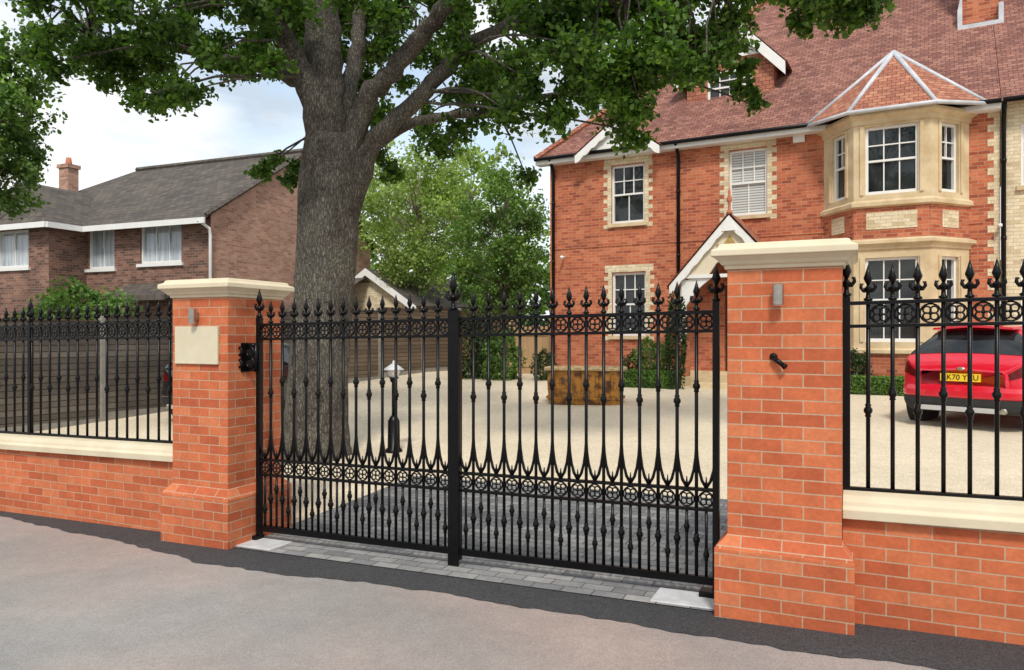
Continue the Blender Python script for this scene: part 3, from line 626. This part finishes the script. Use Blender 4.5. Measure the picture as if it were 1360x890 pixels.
# ------------------------------------------------------------ cars
def car(label,paint,loc,rz,plate=None):
    t=thing('parked_car',label,'car',loc,rz)
    I=lambda xs,ys:(lambda y:float(np.interp(y,xs,ys)))
    roofz=I([0,.03,.07,.12,.17,.23,.32,.42,.52,.62,.70,.8,1.0,1.6,2.2,2.9,3.1,3.9,4.15,4.3,4.35],[.86,.94,.995,1.035,1.08,1.145,1.235,1.325,1.40,1.455,1.48,1.495,1.51,1.515,1.47,1.10,1.04,.94,.85,.7,.6])
    wf=I([0,.02,.05,.09,.15,.24,.36,.6,1.2,2,3.5,3.9,4.15,4.28,4.35],[.56,.66,.735,.79,.84,.88,.91,.93,.92,.915,.91,.86,.77,.66,.5]); wrf=I([0,.25,.62,1.5,2.2,2.9,4.35],[.62,.60,.54,.58,.57,.68,.5]); z0f=I([0,.08,.3,.6,3.7,4.35],[.46,.36,.28,.24,.24,.3])
    def ctrl(y):
        r=roofz(y);w=wf(y);z0=z0f(y);bl=min(.96,r-.07);q=max(0,min(1,(r-1.02)/.35)); px=(w*.93)*(1-q)+(wrf(y)+.07)*q
        return [(w*.9,z0),(w*.985,z0+.1),(w*1.0,.66),(w*.955,bl),(px,max(bl+.03,r-.10*q-.02)),(px*.8-.02,r-.02),(0,r)]
    def sec(y,t_):
        if t_>6: p=sec(y,12-t_); return Vector((-p.x,y,p.z))
        c=ctrl(y); i=min(5,int(t_)); f=t_-i
        g=lambda k: (Vector(c[k]) if 0<=k<=6 else (Vector(c[0])*2-Vector(c[1]) if k<0 else Vector((-c[5][0],c[5][1]))))
        a,b,c_,d_=g(i-1),g(i),g(i+1),g(i+2)
        p=.5*((2*b)+(-a+c_)*f+(2*a-5*b+4*c_-d_)*f*f+(-a+3*b-3*c_+d_)*f**3)
        return Vector((p.x,y,p.y))
    def patch(mb,ys,ts,off):
        vs=[]
        for y in ys:
            for q in ts:
                p=sec(y,q)
                if off:
                    e=.015; du=sec(y+e,q)-sec(max(0,y-e),q); dv=sec(y,min(12,q+e*5))-sec(y,max(0,q-e*5)); n=dv.cross(du)
                    if n.length>0: n.normalize()
                    if n.dot(p-Vector((0,2.1,.6)))<0: n=-n
                    p=p+n*off
                vs.append(p)
        nt_=len(ts); mb.add(vs,[(i*nt_+j,i*nt_+j+1,(i+1)*nt_+j+1,(i+1)*nt_+j) for i in range(len(ys)-1) for j in range(nt_-1)])
    ys=[0,.01,.02,.035,.05,.07,.09,.12,.15,.18,.21,.24,.28,.32,.36,.42,.5,.56,.62,.68,.74,.85]+list(np.linspace(1.0,3.1,14))+[3.3,3.6,3.9,4.05,4.15,4.22,4.28,4.32,4.35]; ts=list(np.linspace(0,12,61))
    m=MB(); patch(m,ys,ts,0); n=len(ts); m.f.append(tuple(range(n))); m.f.append(tuple(range(len(m.v)-n,len(m.v)))[::-1]); 
    body=m.build('body',M[paint],t,True)
    m=MB(); patch(m,list(np.linspace(.19,.58,8)),list(np.linspace(4.0,8.0,15)),.007); m.build('rear_window',M['glass'],t,True)
    m=MB(); patch(m,list(np.linspace(2.32,2.88,6)),list(np.linspace(4.2,7.8,13)),.008); m.build('windscreen',M['glass'],t,True)
    for s in (0,1):
        for ya,yb in ((.76,1.2),(1.24,2.0),(2.05,2.62)):
            tt=np.linspace(3.12,3.9,7); tt=12-tt if s else tt
            m=MB(); patch(m,list(np.linspace(ya,yb,6)),list(tt),.007); m.build('side_window',M['glass'],t,True)
        tt=np.linspace(2.45,3.0,6); tt=12-tt if s else tt
        m=MB(); patch(m,[.012,.025,.045,.07,.1,.15,.2,.26,.34,.4],list(tt),.008); m.build('tail_lamp',M['lampred'],t,True)
        tt=np.linspace(0,.9,5); tt=12-tt if s else tt
        m=MB(); patch(m,list(np.linspace(.35,3.8,14)),list(tt),.006); m.build('sill',M['rubber'],t,True)
    m=MB(); P=[(-.57,.68,1.48),(-.53,.42,1.46),(0,.38,1.50),(.53,.42,1.46),(.57,.68,1.48),(0,.74,1.515)]; m.add([(x,y,z+.012) for x,y,z in P]+[(x,y,z-.02) for x,y,z in P],[(0,1,2,5),(2,3,4,5),(6,7,8,11),(8,9,10,11),(0,1,7,6),(1,2,8,7),(2,3,9,8),(3,4,10,9)]); m.build('spoiler',M[paint],t)
    pts=[(-.87,.34),(-.845,.2),(-.79,.09),(-.7,.01),(-.5,-.04),(0,-.065),(.5,-.04),(.7,.01),(.79,.09),(.845,.2),(.87,.34)]; npt=len(pts)
    def strip(levels,mb):
        rows=[[(x*s_,y+dy,z) for x,y in pts] for z,s_,dy in levels]
        for r0,r1 in zip(rows,rows[1:]): mb.add(r0+r1,[(i,i+1,i+npt+1,i+npt) for i in range(npt-1)])
        mb.add(rows[-1],[tuple(range(npt))]); mb.add(rows[0],[tuple(range(npt))])
    m=MB(); strip([(.46,1.02,.01),(.49,1.04,0),(.56,1.045,0),(.62,1.03,.02),(.66,.99,.07)],m); m.build('bumper',M[paint],t,True)
    m=MB(); strip([(.25,.93,.06),(.31,.99,.0),(.38,1.02,-.005),(.458,1.025,.0)],m); m.build('diffuser',M['rubber'],t,True)
    m=MB(); m.add([(-.55,-.068,.27),(.55,-.068,.27),(.5,-.077,.34),(-.5,-.077,.34)],[(0,1,2,3)]); m.build('skid_trim',M['silver'],t)
    for s in (-1,1):
        m=MB(); m.lathe((s*.56,-.09,.31),[(.035,0),(.042,.005),(.042,.12)],12,0,'y'); m.build('exhaust',M['steel'],t,True)
        m=MB(); m.box(s*.98-.08,s*.98+.08,2.46,2.56,.96,1.08) ; bevel(m.build('door_mirror',M[paint],t),.03,3)
    for x in (-1,1):
        for y in (.80,3.45):
            m=MB(); m.lathe((x*.825,y,.335),[(.24,-.11),(.30,-.115),(.335,-.085),(.335,.085),(.30,.115),(.24,.11)],28,0,'x'); w_=m.build('wheel',M['rubber'],t,True)
            m=MB(); m.lathe((x*.825,y,.335),[(.22,-.08),(.235,-.085),(.24,.0),(.235,.085),(.22,.08)],20,0,'x')
            for k in range(5):
                a_=k*2*math.pi/5; m.tube([(x*.925,y,.335),(x*.925,y+.22*math.cos(a_),.335+.22*math.sin(a_))],.028,5)
            m.build('rim',M['steel'],w_,True)
            m=MB(); m.lathe((x*.82,y,.345),[(.395,-.1),(.395,.119)],28,0,'x'); m.build('wheel_arch',M['rubber'],t)
    m=MB(); m.box(-.26,.26,-.04,.0,.70,.81); pl=m.build('number_plate',M['plate'],t)
    if plate:
        cu=bpy.data.curves.new('t','FONT'); cu.body=plate; cu.size=.108; cu.align_x='CENTER'; cu.align_y='CENTER'; cu.extrude=.001
        to=bpy.data.objects.new('t',cu); COL.objects.link(to); bpy.context.view_layer.update()
        me=bpy.data.meshes.new_from_object(to.evaluated_get(bpy.context.evaluated_depsgraph_get())); bpy.data.objects.remove(to)
        me.materials.clear(); me.materials.append(M['black'])
        q=link('plate_lettering',me,pl,(0,-.044,.755)); q.rotation_euler=(R(90),0,0)
    m=MB(); m.lathe((0,.0,.90),[(.055,-.01),(.055,.03)],18,0,'y'); m.v=[(x,y,.88+(z-.90)*.45) for x,y,z in m.v]; m.build('badge',M['steel'],t,True)
    return t
p=at(1276,445,10.8); car('bright red hatchback parked on the gravel behind the right railing','red',(p.x,p.y,gz(p.x,p.y)+.0),R(-50),'AK70 YZU')
p=at(262,445,13.4); car('black car parked behind the plaque pillar','blackcar',(p.x,p.y,gz(p.x,p.y)),R(-14))
# ------------------------------------------------------------ foliage
def leaf_arrays(C,size,up=.5,seed=1):
    r=np.random.default_rng(seed); n=len(C)
    nr=r.normal(size=(n,3)); nr/=np.linalg.norm(nr,axis=1)[:,None]; nr[:,2]+=up; nr/=np.linalg.norm(nr,axis=1)[:,None]
    a=r.normal(size=(n,3)); a-=nr*(a*nr).sum(1)[:,None]; a/=np.linalg.norm(a,axis=1)[:,None]; b=np.cross(nr,a)
    sh=np.array([(0,-.5,0),(.26,-.15,.06),(.34,.2,.08),(0,.5,-.05),(-.34,.2,.08),(-.26,-.15,.06)])
    s=size*r.uniform(.6,1.25,n)
    V=C[:,None,:]+s[:,None,None]*(sh[None,:,0,None]*b[:,None,:]+sh[None,:,1,None]*a[:,None,:]+sh[None,:,2,None]*nr[:,None,:])
    return V.reshape(-1,3)
def leafmesh(name,C,size,mat,parent=None,up=.5,seed=1,core=None):
    V=leaf_arrays(np.asarray(C),size,up,seed); n=len(V)//6
    me=bpy.data.meshes.new(name); me.vertices.add(n*6); me.vertices.foreach_set('co',V.ravel())
    me.loops.add(n*6); me.loops.foreach_set('vertex_index',np.arange(n*6,dtype=np.int32))
    me.polygons.add(n); me.polygons.foreach_set('loop_start',np.arange(0,n*6,6,dtype=np.int32)); 
    me.update(calc_edges=True); me.materials.append(mat)
    return link(name,me,parent)
def cluster(c,r,n,twigs=7,rr=None):
    rr=rr or rng
    d=rr.normal(size=(twigs,3)); d/=np.linalg.norm(d,axis=1)[:,None]; d[:,2]*=.7; d*=r*rr.uniform(.5,1.15,twigs)[:,None]
    k=rr.integers(0,twigs,n); f=rr.uniform(.15,1.05,n)**.7
    return np.array(c)+d[k]*f[:,None]+rr.normal(size=(n,3))*r*.17, [(tuple(c),tuple(np.array(c)+q)) for q in d]
# oak
OX,OY=-2.6,10.0; oz=gz(OX,OY)
oak=thing('oak_tree','large oak tree with a thick ridged trunk standing behind the gate','tree',(OX,OY,oz))
def rel(p): return (p[0]-OX,p[1]-OY,p[2]-oz)
trunk=[(-2.64,10,-.1),(-2.63,10,.12),(-2.61,10,.5),(-2.57,10,1.2),(-2.50,10,2.2),(-2.44,10,3.0),(-2.42,10,3.5),(-2.41,10,3.9),(-2.43,10,4.3)]
tr=[.50,.455,.41,.385,.38,.39,.40,.375,.28]
limbs=[
 ([(-2.50,10,3.75),at(418,140,9.9),at(396,85,9.8),at(352,10,9.5),at(318,-40,9.2),at(240,-120,8.8)],[.20,.18,.15,.13,.11,.06]),
 ([(-2.48,10,3.9),at(432,110,10),at(430,40,10.1),at(424,-40,10.2),at(430,-160,10.4),at(445,-320,10.6)],[.28,.26,.24,.22,.17,.08]),
 ([(-2.35,10,3.85),at(462,120,10.2),at(474,60,10.5),at(484,-10,10.8),at(520,-120,11),at(560,-240,11.3)],[.18,.12,.10,.09,.07,.05]),
 ([(-2.3,10,3.6),at(482,145,9.9),at(520,95,9.6),at(562,45,9.3),at(605,-5,9.0),at(680,-60,8.6),at(780,-120,8.2)],[.2,.14,.12,.11,.10,.08,.05]),
 ([(-2.2,10,3.3),at(492,195,10),at(540,148,9.9),at(585,98,9.6),at(640,50,9.3),at(760,10,8.9),at(880,-20,8.5),at(1000,-40,8.1)],[.22,.135,.11,.10,.08,.065,.05,.03]),
 ([at(500,190,10),at(560,160,10.4),at(640,150,10.8),at(720,130,11),at(800,120,10.8)],[.09,.065,.05,.04,.03]),
 ([at(408,110,9.9),at(350,90,10.3),at(280,75,10.6),at(200,60,10.6),at(120,50,10.4)],[.10,.08,.06,.045,.03]),
 ([at(428,30,10.1),at(370,-20,11),at(290,-50,11.8),at(180,-60,12.2)],[.14,.11,.08,.04]),
]
def wob(path,amp,sub=5):
    out=[]; path=[Vector(p) for p in path]; n=len(path)
    for i in range(n-1):
        a,b,c,d_=path[max(0,i-1)],path[i],path[i+1],path[min(n-1,i+2)]
        for k in range(sub):
            f=k/sub; out.append(.5*((2*b)+(c-a)*f+(2*a-5*b+4*c-d_)*f*f+(-a+3*b-3*c+d_)*f**3)+Vector(rng.normal(size=3)*amp))
    out.append(path[-1]); return out
def rint(r,n,sub=5): return list(np.interp(np.linspace(0,len(r)-1,n),range(len(r)),r))
m=MB(); P=wob(trunk,.004); m.tube([rel(p) for p in P],rint(tr,len(P)),36)
def lump(x,y,z,c):
    dx,dy=x-c[0],y-c[1]; a=math.atan2(dy,dx); f=1+.035*math.sin(a*5+z*.9)+.02*math.sin(a*11+z*2)+.015*math.sin(a*17-z*3)+.06*max(0,.6-z)*math.sin(a*6)
    return (c[0]+dx*f,c[1]+dy*f,z)
nv=[]
for i,v in enumerate(m.v):
    c=rel(P[i//36]); nv.append(lump(*v,c))
m.v=nv; m.build('trunk',M['bark'],oak,True)
m=MB(); samples=[]
for path,rad in limbs:
    P=wob(path,.018); rr=rint(rad,len(P)); m.tube([rel(p) for p in P],rr,14)
    for p,r_ in zip(P[6:],rr[6:]): samples.append((p,r_))
lowx=[30,60,100,150,200,240,270,330,400,480,510,560,600,650,690,715,780,850,880,930,990,1010,1050,1100,1145,1165]
lowy=[80,95,115,110,165,185,130,120,80,140,210,205,205,190,225,180,175,195,130,110,140,75,45,55,35,-20]
cl=[]
tries=0
def blocked(px,py):
    if 975<px<1050 and 0<py<105: return True
    if 930<px<970 and 100<py<145: return True
    if 330<px<400 and 130<py<200: return True
    return False
while len(cl)<275 and tries<30000:
    tries+=1
    px=rng.uniform(45,1150); ly=np.interp(px,lowx,lowy); py=rng.uniform(-70,ly); Y=rng.uniform(8.2,12.3) if px<700 else rng.uniform(7.8,10.2)
    r_=rng.uniform(.22,.44)
    if py+r_*1000/Y*.7>ly+12 or blocked(px,py): continue
    if 390<px<590 and py>40 and rng.random()<.4: continue
    if 375<px<600: Y=rng.uniform(10.7,12.8)
    if px<330 and rng.random()<.25: continue
    cl.append((at(px,py,Y),r_))
for px,py,Y,r_ in ((345,228,10.5,.2),(383,238,10.3,.2),(365,215,10.4,.18),(398,222,10.6,.2),(520,228,10.4,.25),(700,235,10.6,.22),(500,205,10.6,.2),(990,118,9.6,.22),(945,75,9.6,.3),(900,90,9.6,.3),(1000,140,9.6,.15),(970,60,9.6,.28),(985,90,9.6,.22),(925,95,9.6,.2),(400,10,9.4,.3),(460,-5,9.4,.35),(350,50,9.4,.3),(520,25,9.2,.3)): cl.append((at(px,py,Y),r_))
up=[]
while len(up)<75:
    q=rng.normal(size=3); q/=np.linalg.norm(q); q*=rng.uniform(.5,1)**.4; p=Vector((-1.3+q[0]*6,9.8+q[1]*4.3,8.3+q[2]*3.4))
    if p.y<3: continue
    if 445-(p.z-CZ)/p.y*1000<-60: up.append((p,rng.uniform(.5,.8)))
pts=[]
for i,(c,r_) in enumerate(cl+up):
    big=i>=len(cl)
    s=min(samples,key=lambda q:(q[0]-c).length*(1 if q[0].z<c.z+.6 else 1.6))[0]
    mid=s.lerp(c,.5)+Vector((rng.normal()*.12,rng.normal()*.12,.12+abs(rng.normal())*.1)); L_=(c-s).length
    m.tube([rel(q) for q in wob([s,mid,c],.015,3)],list(np.linspace(min(.032,.011+.008*L_),.007,7)),5)
    C,tw=cluster(c,r_,int(200 if big else 460*(r_/.4)**1.3),10)
    pts.append(C)
    if not big:
        for a_,b_ in tw: m.tube([rel(a_),rel(b_)],[.006,.003],4,False)
m.build('branches',M['bark'],oak,True)
C=np.vstack(pts)-np.array([OX,OY,oz])
leafmesh('crown',C,.080,M['leaf'],oak,.5,3)
def tree(name,label,cat,X,Y,h,crown,r3,nl,ls,mat,bark='bark2',ncl=60,group=None,tw=.12,seed=5,up=.4):
    rr=np.random.default_rng(seed); z=gz(X,Y); t=thing(name,label,cat,(X,Y,z),0,group)
    m=MB(); P=[(0,0,-.1),(rr.normal()*.1,0,h*.4),(rr.normal()*.15,rr.normal()*.15,h*.95)]; m.tube(wob(P,.03,4),list(np.linspace(tw,tw*.25,9)),8)
    pts=[]
    for i in range(ncl):
        q=rr.normal(size=3); q/=np.linalg.norm(q); q*=rr.uniform(.25,1)**.5
        c=np.array([q[0]*r3[0],q[1]*r3[1],crown+q[2]*r3[2]]); s=np.array([0,0,max(.1,min(h*.9,c[2]*.8))])
        m.tube([tuple(s),tuple((s+c)/2+np.array([0,0,.1])),tuple(c)],[tw*.22,tw*.12,.005],4,False)
        C,_=cluster(c,min(r3)*.38,nl//ncl,6,rr); pts.append(C)
    m.build('trunk',M[bark],t,True); C=np.vstack(pts); C=C[C[:,2]>.02]
    leafmesh('crown',C,ls,M[mat],t,up,seed); return t
def PX(px,Y): return (px-680)/1000*Y
tree('garden_tree','light green feathery tree left of the gap between the two houses','tree',PX(555,27),27,7.5,5.3,(2.3,2,3.1),15000,.12,'leaf2',seed=11,ncl=110)
tree('garden_tree','mid green bushy tree just left of the red brick house','tree',PX(668,25),25,6,3.9,(1.75,1.5,2.6),14000,.11,'leaf3',seed=12,ncl=90)
tree('garden_tree','pale thin stemmed tree behind the gabled garage','tree',PX(515,31),31,7,5.5,(1.8,1.5,2.6),5000,.14,'leaf2',seed=13,ncl=50)
tree('garden_tree','tall green tree far behind the garden between the houses','tree',PX(625,38),38,9,6.5,(4,3,4),10000,.26,'leaf2',seed=14,ncl=70,tw=.2)
tree('street_tree','grey green tree at the far left edge beside the brown brick house','tree',PX(-28,14),14,7,5.6,(1.1,1.2,1.85),14000,.10,'leaf3',seed=15,ncl=90,tw=.06)
def shrub(name,label,px,Y,zc,r3,n,ls,mat,seed,group=None,z=None):
    X=PX(px,Y); rr=np.random.default_rng(seed); zz=gz(X,Y); t=thing(name,label,'shrub',(X,Y,zz),0,group)
    m=MB()
    for k in range(6): q=rr.normal(size=2)*.4; m.tube([(0,0,-.05),(q[0]*r3[0]*.4,q[1]*r3[1]*.4,zc*.6),(q[0]*r3[0],q[1]*r3[1],zc+r3[2]*.3)],[.03,.02,.006],5)
    m.build('stems',M['bark2'],t,True)
    q=rr.normal(size=(n,3)); q/=np.linalg.norm(q,axis=1)[:,None]; q*=(rr.uniform(.35,1,n)**.4)[:,None]
    lp=1+.16*np.sin(q[:,0]*7+seed)+.13*np.sin(q[:,2]*9+q[:,1]*5+seed)
    C=q*lp[:,None]*np.array(r3)+np.array([0,0,zc]); C=C[C[:,2]>0.01]
    leafmesh('foliage',C,ls,M[mat],t,.3,seed)
shrub('shrub','round green bush rising above the timber fence below the brown brick house',105,15.6,1.8,(1.05,.8,.9),5000,.10,'leaf3',21)
shrub('shrub','rounded clipped shrub by the ground floor window of the red house',864,17.6,.72,(.40,.4,.42),2600,.055,'leaf3',22)
shrub('shrub','tall dark shrub beside the left post of the porch',897,17.0,1.05,(.26,.26,1.05),3600,.06,'leaf4',23)
shrub('shrub','dense green bush at the end of the timber fence',632,20.5,.8,(.7,.6,1.0),4500,.09,'leaf4',24)
shrub('shrub','small green bush in front of the tan side gate',668,20.0,.5,(.55,.5,.8),3500,.08,'leaf3',25)
shrub('shrub','low dark shrub right of the rusty trough',840,18.6,.3,(.3,.3,.45),1500,.06,'leaf4',26)
shrub('shrub','low shrub by the left corner of the red house',722,19.6,.35,(.3,.3,.45),1500,.06,'leaf4',27)
shrub('shrub','ragged shrub below the bay window near the right railing',1135,15.9,.4,(.3,.3,.5),1800,.06,'leaf4',28)
def hedge(label,sa,sb,d,h,seed):
    p=W(HF,sa,-d); t=thing('box_hedge',label,'hedge',(p.x,p.y,gz(p.x,p.y)),A_H); L=sb-sa; n=int(L*2200); rr=np.random.default_rng(seed)
    MB().box(.04,L-.04,.04,.36,0,h-.04).build('shade_core',M['leaf4'],t)  # dark green box inside the hedge, standing in for shade between the leaves
    C=np.c_[rr.uniform(0,L,n),rr.uniform(0,.4,n),rr.uniform(.02,h,n)]; k=rr.integers(0,3,n); C[k==0,2]=h; C[k==1,1]=0; C+=rr.normal(size=C.shape)*.012
    leafmesh('foliage',C,.05,M['leaf3'],t,.3,seed)
hedge('low clipped hedge left of the porch of the red house',2.2,4.2,2.0,.40,31)
hedge('low clipped hedge under the bay window of the red house',6.9,9.9,1.75,.36,32)
n=16000; rr=np.random.default_rng(40); X=rr.uniform(-75,40,n); hh=7+1.8*np.sin(X*.35)+1.3*np.sin(X*.9+1); C=np.c_[X,rr.uniform(60,66,n),hh*rr.uniform(0,1,n)**.8]
o=leafmesh('distant_trees',C,.9,M['leaf3'],None,.3,41); o['kind']='stuff'; tag(o,'far line of trees behind the houses','trees')
p=W(HF,3.55,-1.0); t=thing('plant_pot','pale plant pot beside the porch steps of the red house','pot',(p.x,p.y,gz(p.x,p.y)),0)
MB().lathe((0,0,0),[(.14,0),(.2,.35),(.23,.36),(.23,.42),(.19,.42),(.18,.36)],14).build('pot',M['stone'],t,True)
# ------------------------------------------------------------ world, sun, camera
w=bpy.data.worlds.new('World'); bpy.context.scene.world=w; w.use_nodes=True; nt=w.node_tree; bg=nt.nodes['Background']
el=R(50); az=Vector((-.02,-1.0)).normalized()
sky=N(nt,'ShaderNodeTexSky',sky_type='NISHITA'); sky.sun_disc=False; sky.sun_elevation=el; sky.sun_rotation=math.atan2(az.x,az.y); sky.air_density=1.2; sky.dust_density=1.0
tc=N(nt,'ShaderNodeTexCoord'); mp=N(nt,'ShaderNodeMapping'); mp.inputs['Scale'].default_value=(1,1,2.2); mp.inputs['Location'].default_value=(.3,.1,.25); nt.links.new(tc.outputs['Generated'],mp.inputs[0])
n1=noise(nt,mp.outputs[0],2.6,7,.55); n2=noise(nt,mp.outputs[0],3.6,7,.55)
cc=ramp(nt,n2.outputs['Fac'],[(.38,(.55,.62,.70)),(.5,(.80,.84,.88)),(.6,(.98,.99,1.0))])
sc=mixc(nt,cc.outputs[0],(10,10,10),1.0,'MULTIPLY')
fr=ramp(nt,n1.outputs['Fac'],[(.36,(.4,.4,.4)),(.48,(1,1,1))])
skb=mixc(nt,sky.outputs[0],(2.4,2.2,2.0),1.0,'MULTIPLY')
nt.links.new(mixc(nt,skb,sc,fr.outputs[0]),bg.inputs[0]); bg.inputs[1].default_value=.115
sd=bpy.data.lights.new('sun','SUN'); sd.energy=2.8; sd.angle=R(10); sd.color=(1,.94,.85); so=bpy.data.objects.new('sun',sd); COL.objects.link(so)
dirv=Vector((az.x*math.cos(el),az.y*math.cos(el),math.sin(el)))
so.rotation_euler=dirv.to_track_quat('Z','Y').to_euler()
cd=bpy.data.cameras.new('camera'); cd.sensor_width=36; cd.lens=36*1000/1360; cd.clip_end=3000; cd.clip_start=.05
co=bpy.data.objects.new('camera',cd); COL.objects.link(co); co.location=(0,0,CZ); co.rotation_euler=(R(90),0,0); bpy.context.scene.camera=co
sc_=bpy.context.scene; sc_.view_settings.view_transform='Standard'; sc_.view_settings.look='None'; sc_.view_settings.exposure=0
